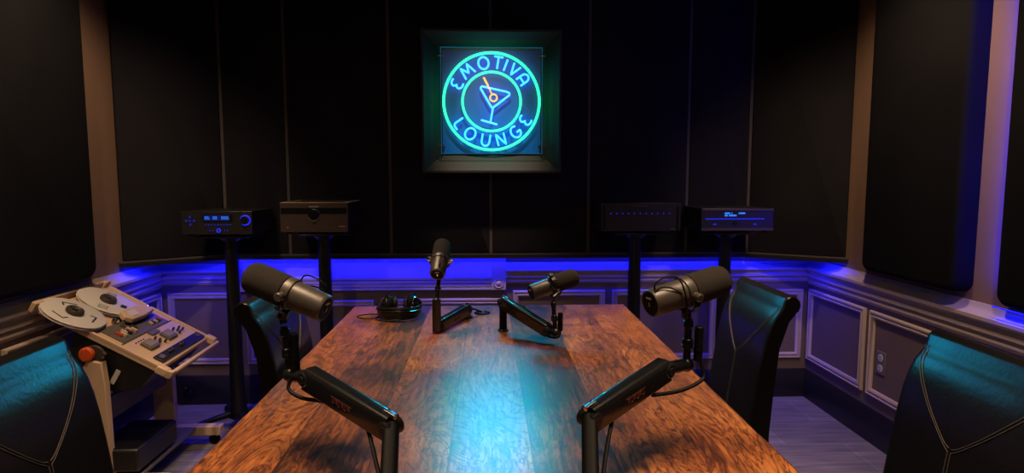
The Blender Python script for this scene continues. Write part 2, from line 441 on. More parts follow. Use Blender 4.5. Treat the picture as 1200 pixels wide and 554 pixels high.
# ------------------------------------------------------------------ upper black fabric wall panels
def soft_panel(name, label, a, b, z0, z1, thick, n, group, r=.012, corner=0.0):
    """padded panel between plan points a and b, face normal n, with softly rounded edges and corners"""
    a, b, n = V((*a, 0)), V((*b, 0)), V((*n, 0)).normalized()
    u = (b - a).normalized(); L = (b - a).length; c = (a + b) / 2
    cr = max(corner, r * 1.01); H = z1 - z0
    def outline(ins):
        pts = []; rr = max(cr - ins, .002)
        for cx_, cz_, a0 in ((L / 2 - cr, z1 - cr, 0), (-L / 2 + cr, z1 - cr, 90), (-L / 2 + cr, z0 + cr, 180), (L / 2 - cr, z0 + cr, 270)):
            for k in range(7):
                t_ = rad(a0 + 15 * k); pts.append((cx_ + rr * math.cos(t_), cz_ + rr * math.sin(t_)))
        return pts
    mb = MB(); rings = []
    lv = [(0, 0)] + [(thick - r + r * math.sin(rad(q)), r * (1 - math.cos(rad(q)))) for q in (0, 30, 60, 90)]
    for dpt, ins in lv:
        rings.append([mb.bm.verts.new(c + u * x + n * dpt + V((0, 0, z))) for x, z in outline(ins)])
    for p, q in zip(rings, rings[1:]):
        m_ = len(p)
        for k in range(m_): mb.face([p[k], p[(k + 1) % m_], q[(k + 1) % m_], q[k]])
    mb.face(rings[-1]); mb.face(rings[0][::-1])
    o = mb.build(name, fabric_side if name == 'acoustic_panel' else fabric)
    return tag(o, label, 'wall panel', group)
seams = [-1.507, -1.146, -.563, .017, .589, 1.173, 1.54]
PY = 3.70
names = ['narrow black fabric wall panel rising behind the lit preamplifier', 'black fabric wall panel rising behind the wood-toned amplifier', 'black fabric wall panel filling the space left of the neon sign',
         'black fabric wall panel filling the space right of the neon sign', 'black fabric wall panel rising behind the row-of-dots amplifier', 'narrow black fabric wall panel rising behind the disc player']
G = 'black fabric panels of the end wall'
for i in range(6):
    g = .0085
    soft_panel('fabric_panel', names[i], (seams[i] + g, PY), (seams[i + 1] - g, PY), .925, 2.595, .045, (0, -1), G, r=.006)
dl = [(-1.935, 3.36), (-1.507, 3.66)]; dr = [(1.54, 3.66), (1.99, 3.375)]
def dpanel(label, p, q):
    p, q = V(p), V(q); d = (q - p).normalized(); n = V((d.y, -d.x))
    pp = p + d * .010; qq = q - d * .010
    soft_panel('fabric_panel', label, tuple(pp - n * .045), tuple(qq - n * .045), .925, 2.595, .045, tuple(n), G, r=.006)
    return n
nl = dpanel('angled black fabric panel closing the corner beside the left tan pilaster', dl[0], dl[1])
nr = dpanel('angled black fabric panel closing the corner beside the right tan pilaster', dr[0], dr[1])
# battens in the seams and the bottom rail below the panels
k = 40
for x in seams:
    struct(MB().box((x, 3.680, 1.76), (.019, .035, 1.67)).build('trim_%d' % k, seamm, smooth=False)); k += 1
path = [V((dl[0][0] - .01, dl[0][1] - .006, 0)), V((dl[1][0], dl[1][1], 0)), V((dr[0][0], dr[0][1], 0)), V((dr[1][0] + .012, dr[1][1] - .006, 0))]
def outd(i):
    q = [V((nl.x, nl.y, 0)), (V((nl.x, nl.y, 0)) + V((0, -1, 0))).normalized(), (V((nr.x, nr.y, 0)) + V((0, -1, 0))).normalized(), V((nr.x, nr.y, 0))][i]
    return q, (0, 0, 1)
struct(MB().sweep([(-.011, .893), (.001, .893), (.001, .914), (-.011, .914)], path, outd).build('trim_%d' % k, basem, smooth=False)); k += 1
struct(MB().sweep([(-.03, .914), (.002, .914), (.002, .924), (-.03, .924)], path, outd).build('trim_%d' % k, seamm, smooth=False)); k += 1
# led strips themselves
for a, b, where in (((-1.50, 3.684, .909), (1.53, 3.684, .909), 'along the end wall'), ((-1.92, 3.437, .909), (-1.54, 3.677, .909), 'in the left corner'), ((1.955, 3.467, .909), (1.57, 3.679, .909), 'in the right corner'), ((1.972, 2.310, .95), (1.972, 2.310, 2.45), 'beside the near right acoustic panel'), ((1.935, 1.35, .878), (1.935, 2.30, .878), 'under the near right acoustic panel')):
    o = MB().rod(a, b, .003, seg=8).build('led_strip', led_strip)
    tag(o, 'thin blue light strip hidden behind the fabric panels ' + where, 'light strip', 'blue light strips behind the panels')

# side wall acoustic panels
GS = 'upholstered acoustic panels on the side walls'
soft_panel('acoustic_panel', 'tall black acoustic panel on the right wall between the tan pilaster and the purple-lit strip', (XR, 2.475), (XR, 3.125), .895, 2.52, .085, (-1, 0), GS, r=.026, corner=.05)
soft_panel('acoustic_panel', 'black acoustic panel cut off by the right edge of the photo', (XR, 1.30), (XR, 2.30), .885, 2.52, .06, (-1, 0), GS, r=.026, corner=.05)
soft_panel('acoustic_panel', 'big black acoustic panel on the left wall above the tape machine', (XL, 1.75), (XL, 3.06), .895, 2.52, .085, (1, 0), GS, r=.026, corner=.06)

# ------------------------------------------------------------------ dining style table
def table():
    t = thing('conference_table', 'long glossy plank-wood table with four microphones on it', 'table', (.01, 1.8, 0))
    mb = MB(); x0, x1, y0, y1 = -.642, .662, .55, 3.005
    nx, ny = 2, 24
    # slightly hewn edge
    def ed(v): return .0010 * math.sin(v * 23) + .0008 * math.sin(v * 57 + 1)
    poly = [(x0 + ed(y0 + (y1 - y0) * i / 40), y0 + (y1 - y0) * i / 40) for i in range(41)] + [(x0 + (x1 - x0) * i / 20, y1 + ed(i * .07)) for i in range(1, 20)] + [(x1 + ed(y1 - (y1 - y0) * i / 40 + 5), y1 - (y1 - y0) * i / 40) for i in range(41)] + [(x1 - (x1 - x0) * i / 20, y0) for i in range(1, 20)]
    mb.prism(poly, .708, .75).build('tabletop', woodm, t, bevel=.003, world=True)
    MB().box((.01, .78, .66), (1.1, .05, .09)).box((.01, 2.84, .66), (1.1, .05, .09)).box((-.50, 1.8, .66), (.04, 2.02, .09)).box((.52, 1.8, .66), (.04, 2.02, .09)).build('apron', woodleg, t, bevel=.003, world=True)
    for x in (-.50, .52):
        for y in (.78, 2.84):
            MB().box((x, y, .354), (.09, .09, .708)).build('leg', woodleg, t, bevel=.004, world=True)
table()

# ------------------------------------------------------------------ chairs
def make_chair():
    t = thing('parsons_chair', 'x', 'chair', group='black leather parsons chairs around the table')
    fx = lambda z: -.205 - .075 * ((z - .42) / .52) - .046 * ((z - .42) / .52) ** 9 if z > .42 else -.205
    prof = [(-.205, .30)] + [(fx(z), z) for z in (.42, .50, .60, .70, .77, .83, .87, .90, .92, .935)]
    cx, cz, r = fx(.94) - .027, .948, .030
    prof += [(cx + r * math.cos(rad(a)), cz + r * math.sin(rad(a))) for a in (35, 60, 90, 120, 150, 180, 215, 240)]
    prof += [(fx(.9) - .050, .89), (fx(.8) - .055, .8), (fx(.65) - .066, .65), (-.205 - .09, .5), (-.205 - .09, .30)]
    m = M4(((1, 0, 0, 0), (0, 0, 1, 0), (0, 1, 0, 0), (0, 0, 0, 1)))   # local (x, y, z) -> (x, z, y)
    mb = MB(); W = .205; n = len(prof); rings = []
    # sides gently pillowed
    for yy, s in ((-W, .90), (-W + .006, .975), (-W + .016, 1), (-.10, 1.0), (0, 1.0), (.10, 1.0), (W - .016, 1), (W - .006, .975), (W, .90)):
        ring = []
        for (x, z) in prof:
            mx_ = fx(min(z, .94)) - .036
            ring.append(mb.bm.verts.new(V((mx_ + (x - mx_) * s, yy, z - (1 - s) * .03 if z > .9 else z))))
        rings.append(ring)
    for a, b in zip(rings, rings[1:]):
        for k in range(n): mb.face([a[k], a[(k + 1) % n], b[(k + 1) % n], b[k]])
    mb.face(rings[0][::-1]); mb.face(rings[-1])
    back = mb.build('backrest', leather, t)
    MB().box((.0, 0, .435), (.42, .42, .09)).build('seat', leather, t, bevel=.03, bseg=4)
    MB().box((-.0, 0, .345), (.41, .41, .09)).build('seat_apron', leather, t, bevel=.006)
    for x in (-.235, .18):
        for y in (-.175, .175):
            MB().prism([(-.016, -.016), (.016, -.016), (.016, .016), (-.016, .016)], 0, .01, M4.Translation((x, y, 0))).prism([(-.022, -.022), (.022, -.022), (.022, .022), (-.022, .022)], .01, .305, M4.Translation((x, y, 0))).build('leg', woodleg, t, bevel=.003)
    mb = MB()
    for off in (0, .011):
        for s in (-1, 1):
            P = spline([(fx(.935) + .002, s * (.192 - off), .942), (fx(.90) + .0008, s * (.175 - off), .895), (fx(.83) + .0008, s * (.108 - off * .8), .82), (fx(.76) + .0008, s * (.035 - off * .5) + .0, .755 + off * .2), (fx(.735) + .0008, s * .004, .733 + off * .9)], 8)
            P = [V((fx(p.z) + .0006 if p.z < .93 else p.x, p.y, p.z)) for p in P]
            mb.tube(P, .0010, 5)
    for s in (-1, 1):
        mb.tube([(fx(z) + .0006, s * .005, z) for z in (.733, .68, .62, .56, .50, .485)], .0010, 5)
    mb.build('stitching', thread, t)
    return t
ch = make_chair()
ch.location = (.660, 2.225, 0); ch.rotation_euler = (0, 0, PI); ch['label'] = 'black leather chair at the right edge of the table, behind the right boom microphone'
dup(ch, (-.425, 2.19, 0), 0, 'black leather chair pushed against the left edge of the table, behind the left boom microphone')
dup(ch, (.825, 1.37, 0), PI, 'big near black leather chair in the bottom right corner below the wall outlet')
dup(ch, (-.73, 1.385, 0), 0, 'big near black leather chair in front of the reel tape machine')

# ------------------------------------------------------------------ boom arms and microphones
def bar(mb, a, b, wd, h, up=(0, 0, 1)):
    a, b = V(a), V(b); m = axes(a, b - a, up)
    L = (b - a).length
    pr = []
    c = .010
    for sx, sy, a0 in ((1, 1, 0), (-1, 1, 90), (-1, -1, 180), (1, -1, 270)):
        cc = c if sy > 0 else .004
        for k in range(5):
            t_ = rad(a0 + 22.5 * k); pr.append((sx * (wd / 2 - cc) + cc * math.cos(t_), sy * (h / 2 - cc) + cc * math.sin(t_)))
    return mb.prism(pr, 0, L, m)
def label_marks(parent, a, b, wd, h, side, frac=.5):
    """small faded red word on the flank of the beam: too blurred to read in the photograph"""
    a, b = V(a), V(b); z = (b - a).normalized(); m = axes(a + (b - a) * frac, z); x = m.col[0].to_3d(); y = m.col[1].to_3d()
    mb = MB(); o = m.translation + x * (side * (wd / 2 + .0004)) - y * .004
    def seg(u0, v0, u1, v1, t=.0016):
        p = o + z * u0 + y * v0; q = o + z * u1 + y * v1
        mb.rod(p, q, t / 2, seg=6)
    H = .0045
    x0 = -.026
    for i in range(6):
        c = x0 + i * .0092
        seg(c, -H, c, H)
        if i % 2 == 0: seg(c, H, c + .005, H); seg(c, 0, c + .004, 0)
        else: seg(c, -H, c + .005, -H); seg(c + .005, -H, c + .005, H)
    seg(-.031, H + .003, .031, H + .003, .0008)
    return mb.build('printed_mark', redlab, parent, world=True)
def boom_arm(label, base, elbow0, elbow, end, knuckle, post_top, block, cables, side, br=.034, riser=None):
    t = thing('boom_arm', label, 'microphone arm', base, group='low microphone boom arms on the table')
    B = V(base)
    MB().cyl(br, 0, min(.012, br * .3), M4.Translation(B), 28, .001).cyl(.016, .012, max(.02, V(elbow0).z - B.z - .01), M4.Translation(B), 20, .001).build('base', blackm, t, world=True)
    mb = MB(); bar(mb, elbow0, elbow, .030, .036, up=(0, -1, .3) if abs((V(elbow) - V(elbow0)).normalized().z) > .8 else (0, 0, 1)); mb.build('lower_beam', blackp, t, world=True)
    mb = MB(); bar(mb, elbow, end, .037, .049); ub = mb.build('upper_beam', blackg, t, world=True)
    label_marks(ub, elbow, end, .037, .049, side, .5)
    if riser:
        mb = MB(); bar(mb, riser[0], riser[1], .034, .034); mb.build('riser_beam', blackg, t, world=True)
    d = (V(end) - V(elbow)).normalized(); m = axes(elbow, d)
    x = m.col[0].to_3d(); y = m.col[1].to_3d()
    for q, dd in ((elbow, d), (end, -d)):
        q = V(q); mb = MB()
        mb.rod(q - x * .021, q + x * .021, .0165, seg=22, bev=.003)
        mb.rod(q - x * .024 + y * .0, q + x * .024, .008, seg=14, bev=.001)
        mb.build('joint', blackm, t, world=True)
    MB().rod(V(elbow) + y * .020 - x * .012 + d * .02, V(elbow) + y * .020 + x * .012 + d * .02, .006, seg=14, bev=.001).rod(V(elbow) + y * .023 - d * .008, V(elbow) + y * .0235 + d * .022, .0055, seg=12, bev=.001).build('chrome_clip', chrome, t, world=True)['label'] = 'bright chrome clip on the beam joint'
    MB().rod(V(end) + y * .019 - x * .010 - d * .02, V(end) + y * .019 + x * .010 - d * .02, .005, seg=14, bev=.001).build('chrome_pin', chrome, t, world=True)
    # knuckle from beam end to post
    K = V(knuckle); E = V(end); T_ = V(post_top)
    mb = MB().ball(K, .0165)
    if not riser: mb.rod(E, K, .014, seg=18, bev=.002)
    mb.build('knuckle', blackm, t, world=True)
    mb = MB().rod(K, T_, .0085, seg=16, bev=.001)
    mm = K.lerp(T_, .35); mb.rod(mm, mm + (T_ - K).normalized() * .022, .0125, seg=18, bev=.002)
    mm = K.lerp(T_, .80); mb.rod(mm, mm + (T_ - K).normalized() * .016, .011, seg=18, bev=.002)
    mb.build('post', blackm, t, world=True)
    mm = K.lerp(T_, .36) + (T_ - K).normalized() * .006
    MB().rod(mm, mm + (T_ - K).normalized() * .004, .0131, seg=18).build('post_ring', chrome, t, world=True)
    if block:
        a, b = block
        mb = MB().rod(a, b, .0095, seg=16, bev=.002).rod(V(a).lerp(V(b), .3), V(a).lerp(V(b), .36), .0105, seg=16)
        mb.build('cable_plug', blackp, t, world=True)
    for cable in cables: MB().tube(spline(cable, 8), .0042, 8).build('cable', blackp, t, world=True)
    return t

def microphone(label, rear, front, post_top, near, kind=0):
    rear, front = V(rear), V(front); ax = (front - rear).normalized(); L = (front - rear).length
    t = thing('broadcast_microphone', label, 'microphone', tuple(post_top), group='large foam-covered broadcast microphones')
    m = axes(rear, ax); x = m.col[0].to_3d(); y = m.col[1].to_3d()
    s = L / .205
    body = MB().lathe([(0, .002), (.022, .002), (.025, 0), (.0285, .0), (.0300, .003), (.0305, .008), (.0312, .080 * s), (.0312, .088 * s), (0, .088 * s)], m, 40).build('body', micbody, t, world=True)
    MB().lathe([(0, -.0005), (.024, -.0005), (.024, .0015), (0, .0015)], m, 32).build('end_plate', blackp, body, world=True)
    MB().box((0, .012, -.0014), (.016, .0035, .0012), m).build('printed_mark', whitep, body, world=True)
    MB().box((0, -.002, -.0014), (.003, .010, .0012), m).build('switch_slot', chrome, body, world=True)
    MB().lathe([(.028, .082 * s), (.0345, .083 * s), (.0350, .086 * s), (.0350, .099 * s), (.0345, .102 * s), (.028, .103 * s)], m, 40, closed=True).build('collar', micbody, t, world=True)
    z0 = .102 * s; z1 = L
    fo = [(0, z0), (.030, z0), (.0345, z0 + .003), (.0350, z0 + .02), (.0350, z1 - .022)]
    for a in range(1, 7):
        q = a * 15; fo.append((.0350 - .016 + .016 * math.cos(rad(q)), z1 - .022 + .022 * math.sin(rad(q))))
    fo.append((0, z1 + .001))
    MB().lathe(fo, m, 44).build('windscreen', foam, t, world=True)
    # yoke: a flat band round the underside of the collar, knobs at the sides
    zc = .0925 * s; C = m @ V((0, 0, zc))
    T_ = V(post_top); dn = (T_ - C); dn = (dn - ax * dn.dot(ax)).normalized(); sd = dn.cross(ax).normalized()
    mb = MB(); R = .042; pts = []
    for a in range(-90, 91, 15): pts.append(C + (dn * math.cos(rad(a)) + sd * math.sin(rad(a))) * R * (1.0 if abs(a) > 60 else 1.06))
    for p, q in zip(pts, pts[1:]):
        zdir = (q - p).normalized(); c_ = (p + q) / 2
        fm = M4((ax, zdir.cross(ax), zdir)).transposed().to_4x4(); fm.translation = c_
        mb.box((0, 0, 0), (.014, .004, (q - p).length * 1.15), fm)
    mb.rod(C + dn * .043, C + dn * .060, .011, seg=16, bev=.002).rod(C + dn * .056, T_, .0085, seg=14)
    mb.build('yoke', micbody if kind else blackm, t, world=True)
    for sg in (-1, 1):
        MB().rod(C + sd * sg * .034, C + sd * sg * .052, .0095, seg=20, bev=.002).build('knob', chrome if kind == 2 else micbody, t, world=True)
    # cable looping from the yoke to the rear of the body
    up_ = -dn
    nearv = V(near).normalized()
    p0 = m @ V((0, 0, .016)) + up_ * .029 + nearv * .012
    P = [p0, p0 + up_ * .013 + ax * .004, m @ V((0, 0, .045)) + up_ * .049 + nearv * .012, m @ V((0, 0, .078)) + up_ * .041 + nearv * .026, m @ V((0, 0, .093)) + up_ * .012 + nearv * .043, m @ V((0, 0, .096)) + dn * .026 + nearv * .036, C + dn * .055 + nearv * .014]
    MB().tube(spline(P, 8), .0018, 7).build('signal_cable', blackp, t, world=True)
    p0 = m @ V((0, 0, .016)) + up_ * .025 + nearv * .018
    P = [p0, m @ V((0, 0, .035)) + up_ * .030 + nearv * .018, m @ V((0, 0, .062)) + up_ * .022 + nearv * .029, m @ V((0, 0, .086)) + up_ * .006 + nearv * .038]
    MB().tube(spline(P, 8), .0015, 7).build('signal_cable', blackp, t, world=True)
    return t

# near left
boom_arm('black boom arm at the front left of the table, sloping up to the left', (-.165, .95, .75), (-.165, .95, .785), (-.184, 1.15, .907), (-.376, 1.30, .956), (-.428, 1.34, .950), (-.440, 1.345, 1.055),
         ((-.412, 1.325, .958), (-.414, 1.325, 1.045)), [[(-.412, 1.325, .965), (-.425, 1.312, .930), (-.395, 1.295, .915), (-.355, 1.275, .915), (-.31, 1.245, .918)], [(-.235, 1.185, .892), (-.215, 1.14, .86), (-.195, 1.09, .825), (-.182, 1.04, .80)]], 1)
microphone('foam-topped microphone at the front left, tilted down to the right, before the left chair', (-.345, 1.325, 1.097), (-.520, 1.365, 1.165), (-.440, 1.345, 1.062), (.2, 1, 0))
# near right
boom_arm('black boom arm at the front right of the table, rising to the right', (.165, .95, .75), (.165, .95, .795), (.192, 1.15, .918), (.376, 1.30, .965), (.438, 1.34, .962), (.442, 1.345, 1.065),
         ((.458, 1.325, .975), (.460, 1.325, 1.052)), [[(.459, 1.325, .985), (.470, 1.315, .945), (.445, 1.30, .930), (.40, 1.28, .922), (.34, 1.255, .924)], [(.245, 1.19, .905), (.225, 1.14, .868), (.205, 1.08, .83), (.188, 1.03, .805)]], -1)
microphone('foam-topped microphone at the front right, rear plate toward the viewer, left of the right chair', (.343, 1.300, 1.108), (.531, 1.375, 1.148), (.442, 1.345, 1.072), (-.3, -1, 0))
# far right
boom_arm('black boom arm at the far middle of the table, sloping down to the right', (.060, 2.50, .75), (.060, 2.50, .756), (.060, 2.50, .868), (.225, 2.30, .800), (.250, 2.285, .795), (.243, 2.31, .912),
         ((.268, 2.29, .80), (.270, 2.30, .868)), [[(.268, 2.29, .80), (.262, 2.285, .780), (.235, 2.295, .775), (.20, 2.33, .785)]], -1, br=.022)
microphone('foam-topped microphone at the far middle right, pointing up to the right over the table', (.162, 2.35, .934), (.345, 2.42, .985), (.243, 2.31, .922), (-.2, -1, 0))
# far left
boom_arm('black boom arm with a vertical riser on the table beside the headphones', (-.094, 2.74, .75), (-.094, 2.74, .772), (-.094, 2.72, .792), (-.200, 2.49, .776), (-.206, 2.475, .878), (-.196, 2.50, .982),
         None, [[(-.094, 2.72, .785), (-.075, 2.74, .79), (-.05, 2.78, .775), (-.036, 2.82, .760), (-.030, 2.825, .756)]], 1, br=.024, riser=((-.206, 2.475, .757), (-.206, 2.475, .885)))
microphone('foam-topped microphone standing steeply below the neon sign with chrome side knobs', (-.196, 2.40, .998), (-.183, 2.545, 1.105), (-.196, 2.50, .990), (.6, -1, 0), kind=2)

# table grommet ring
o = MB().lathe([(.020, 0), (.036, 0), (.038, .002), (.036, .005), (.024, .006), (.020, .004)], M4.Translation((-.028, 2.826, .750)), 32, closed=True).build('cable_grommet', blackg)
tag(o, 'round black cable grommet ring set in the far middle of the tabletop', 'grommet')
t = thing('arm_base_clamp', 'small black round base clamp standing on the table behind the far middle boom arm', 'plug', (.145, 2.72, .75))  # base clamp of the far middle boom arm
MB().cyl(.026, 0, .008, I4, 24, .002).cyl(.022, .008, .05, I4, 24, .004).build('body', blackp, t)
MB().cyl(.015, .05, .056, I4, 20, .001).build('cap', blackm, t)

# ------------------------------------------------------------------ headphones
def headphones():
    t = thing('headphones', 'black over-ear headphones lying on the far left of the table', 'headphones', (-.395, 2.78, .75))
    cups = []
    for s in (-1, 1):
        c = V((s * .050, .03, .048)); d = V((s * .80, -.52, .28)).normalized(); m = axes(c, d)
        MB().lathe([(0, 0), (.030, 0), (.040, .004), (.043, .012), (.041, .022), (.030, .029), (.022, .031), (0, .031)], m, 30).build('ear_cup', blackp, t)
        MB().lathe([(.020, -.020), (.034, -.022), (.042, -.015), (.043, -.005), (.038, 0), (.020, 0)], m, 30, closed=True).build('ear_pad', leather, t)
        MB().lathe([(.024, .0305), (.027, .033), (.030, .030)], m, 30, closed=True).cyl(.006, .031, .034, m, 14).build('trim_ring', chrome, t)
        pts = [m @ V((.047 * math.cos(rad(a)), .047 * math.sin(rad(a)), .012)) for a in range(-80, 261, 20)]
        MB().tube(pts, .0025, 8).build('fork', blackg, t)
    P = spline([(-.086, .02, .045), (-.092, -.03, .040), (-.070, -.075, .038), (-.03, -.098, .040), (0, -.103, .041), (.03, -.098, .040), (.070, -.075, .038), (.092, -.03, .040), (.086, .02, .045)], 6)
    mb = MB(); rings = []
    n = len(P)
    for i, p in enumerate(P):
        f = abs(i / (n - 1) * 2 - 1); hh = .026 * (1 - f ** 2 * .75) + .003; th = .004 + .005 * (1 - f)
        tdir = (P[min(i + 1, n - 1)] - P[max(i - 1, 0)]).normalized(); o_ = V((tdir.y, -tdir.x, 0)).normalized()
        rings.append([mb.bm.verts.new(p + o_ * th * math.cos(rad(a)) + V((0, 0, hh * math.sin(rad(a)))) - V((0, 0, .008))) for a in range(0, 360, 30)])
    for a, b in zip(rings, rings[1:]):
        for k in range(12): mb.face([a[k], a[(k + 1) % 12], b[(k + 1) % 12], b[k]])
    mb.face(rings[0][::-1]); mb.face(rings[-1]); mb.build('headband', leather, t)
    for dz in (.030, .014):
        MB().tube([p * 1.07 + V((0, 0, dz - .012)) for p in P[2:-2]], .0018, 8).build('headband_wire', blackg, t)
    MB().tube(spline([(-.07, -.03, .02), (-.11, -.05, .004), (-.165, -.04, .0025), (-.19, 0, .0025), (-.15, .035, .0025), (-.11, .03, .004), (-.085, -.01, .006), (-.095, -.07, .003), (-.03, -.115, .0025), (.04, -.118, .0025)], 8), .0022, 7).build('cable', blackp, t)
headphones()

# ------------------------------------------------------------------ neon sign
def neon():
    fx_, fz = SC.x, SC.z
    fr = thing('sign_shadow_box', 'charcoal square shadow box frame with sloped sides around the neon sign', 'sign frame', (fx_, 3.655, 1.40))
    ho, hi = .372, .283; yo, yi = 3.50, 3.615
    zc = fz - .006
    # four sloped boards as parts
    def q(h, y): return [V((fx_ - h, y, zc - h - .006)), V((fx_ + h, y, zc - h - .006)), V((fx_ + h, y, zc + h)), V((fx_ - h, y, zc + h))]
    O, Ii = q(ho, yo), q(hi, yi); Ob = q(ho + .012, yo); Ob2 = q(ho + .012, 3.654); 
    names_ = ['bottom_board', 'side_board', 'top_board', 'side_board']
    for i in range(4):
        j = (i + 1) % 4; mb = MB(); vv = [mb.bm.verts.new(p) for p in (O[i], O[j], Ii[j], Ii[i], Ob[i], Ob[j], Ob2[j], Ob2[i])]
        for f in ((0, 1, 2, 3), (0, 4, 5, 1), (4, 7, 6, 5), (3, 2, 6, 7), (0, 3, 7, 4), (1, 5, 6, 2)): mb.face([vv[k_] for k_ in f])
        mb.build(names_[i], signwood, fr, world=True, smooth=False)
    MB().box((fx_, 3.638, zc), (2 * hi + .01, .03, 2 * hi + .01)).build('back_board', blackp, fr, world=True)
    t = thing('neon_sign', 'square neon sign with green rings, blue lettering and a yellow-sticked martini glass', 'neon sign', (fx_, 3.60, 1.50))
    MB().box((fx_, 3.606, fz), (.555, .004, .575)).build('backing_sheet', backing, t, world=True)
    MB().box((fx_, 3.545, fz), (.560, .004, .580)).build('clear_cover', clearm, t, world=True)
    mb = MB()
    for s in (-1, 1):
        mb.box((fx_ + s * .2805, 3.545, fz), (.003, .005, .583)).box((fx_, 3.545, fz + s * .2905), (.563, .005, .003))
    mb.build('glowing_edge', acry_edge, t, world=True)
    for s in (-1, 1):
        for dz in (-.245, .245):
            MB().rod((fx_ + s * .268, 3.548, fz + dz), (fx_ + s * .268, 3.606, fz + dz), .005).rod((fx_ + s * .268, 3.54, fz + dz), (fx_ + s * .298, 3.54, fz + dz), .0035).build('standoff', chrome, t, world=True)
    yT = 3.575
    def ring(R, r):
        pts = [V((fx_ + R * math.cos(2 * PI * k_ / 72), yT, fz + R * math.sin(2 * PI * k_ / 72))) for k_ in range(72)]
        MB().tube(pts, r, 10, closed=True).build('ring_tube', neon_g, t, world=True)['label'] = 'green neon ring'
    ring(.268, .0073); ring(.163, .0066)
    A = {}
    arc = lambda cx, cy, rx, ry, a0, a1, n=14: [(cx + rx * math.cos(rad(a0 + (a1 - a0) * i / n)), cy + ry * math.sin(rad(a0 + (a1 - a0) * i / n))) for i in range(n + 1)]
    A['E'] = [arc(.05, .74, .36, .26, 55, 250) + arc(.05, .26, .38, .26, 110, 305)[1:], ]
    A['M'] = [[(-.55, 0), (-.36, 1), (0, .28), (.36, 1), (.55, 0)]]
    A['O'] = [arc(0, .5, .47, .5, 0, 360, 24)]
    A['T'] = [[(-.42, 1), (.42, 1)], [(0, 1), (0, 0)]]
    A['I'] = [[(0, 1), (0, 0)]]
    A['V'] = [[(-.36, 1), (0, 0), (.36, 1)]]
    A['A'] = [[(-.36, 0), (-.36, .60)] + arc(0, .62, .36, .38, 180, 0, 10)[1:] + [(.36, 0)], [(-.36, .38), (.36, .38)]]
    A['L'] = [[(-.25, 1), (-.25, .25)] + arc(0, .25, .25, .25, 180, 270, 6)[1:] + [(.36, 0)]]
    A['U'] = [[(-.36, 1), (-.36, .36)] + arc(0, .36, .36, .36, 180, 360, 12)[1:] + [(.36, 1)]]
    A['N'] = [[(-.36, 0), (-.36, 1), (.36, 0), (.36, 1)]]
    A['G'] = [arc(0, .5, .44, .5, 50, 350, 18) + [(.42, .42), (.05, .42)]]
    S = .066
    def put(ch_, ang, top):
        a = rad(ang)
        if top: rv = V((math.sin(a), 0, math.cos(a))); rt = V((math.cos(a), 0, -math.sin(a))); up_ = rv
        else: rv = V((math.sin(a), 0, -math.cos(a))); rt = V((math.cos(a), 0, math.sin(a))); up_ = -rv
        c = V((fx_, yT, fz)) + rv * .2155
        mb = MB()
        for st in A[ch_]:
            pts = [c + rt * (x * S * .92) + up_ * ((y - .5) * S) for x, y in st]
            # refine straight runs
            out = []
            for p, q_ in zip(pts, pts[1:]):
                nn = max(1, int((q_ - p).length / .008)); out += [p.lerp(q_, i / nn) for i in range(nn)]
            out.append(pts[-1]); mb.tube(out, .0056, 8)
        mb.build('letter_tube', neon_b, t, world=True)['label'] = 'blue neon letter ' + ch_
    for c_, a_ in zip('EMOTIVA', (-63, -39, -12, 9.5, 21.5, 36, 55)): put(c_, a_, True)
    for c_, a_ in zip('LOUNGE', (-56, -34, -9, 14, 39, 62)): put(c_, a_, False)
    k_ = .00105
    def W(x, y): return V((fx_ + (x - 255) * k_, yT, fz - (y - 278) * k_))
    def path(ps, closed=False):
        ps = [W(*p) for p in ps]; out = []
        pr = list(zip(ps, ps[1:])) + ([(ps[-1], ps[0])] if closed else [])
        for p, q_ in pr:
            nn = max(1, int((q_ - p).length / .008)); out += [p.lerp(q_, i / nn) for i in range(nn)]
        if not closed: out.append(ps[-1])
        return out
    MB().tube(path([(203, 198), (335, 226), (350, 233), (350, 244), (262, 310), (255, 308), (197, 210), (199, 202)], True), .0055, 8, closed=True).tube(path([(262, 310), (249, 386)]), .0055, 8).tube(path([(198, 375), (285, 399)]), .0055, 8).build('martini_glass_tube', neon_i, t, world=True)['label'] = 'ice blue neon martini glass'
    c = W(265, 258)
    MB().tube([c + V((math.cos(2 * PI * i / 24), 0, math.sin(2 * PI * i / 24))) * .0195 for i in range(24)], .0046, 8, closed=True).tube([p - V((0, .012, 0)) for p in path([(213, 153), (236, 196)])], .0055, 8).tube([p - V((0, .012, 0)) for p in path([(236, 196), (256, 240)])], .0035, 8).build('olive_stick_tube', neon_y, t, world=True)['label'] = 'yellow neon olive and stick'
    # thin wires hanging behind the tubes
    MB().tube(spline([W(75, 205), W(60, 228), W(75, 240), W(95, 222), W(118, 236)], 6), .0012, 6).tube(spline([W(410, 270), W(430, 300), W(455, 330), W(440, 345)], 6), .0012, 6).build('wire', outletp, t, world=True)
neon()

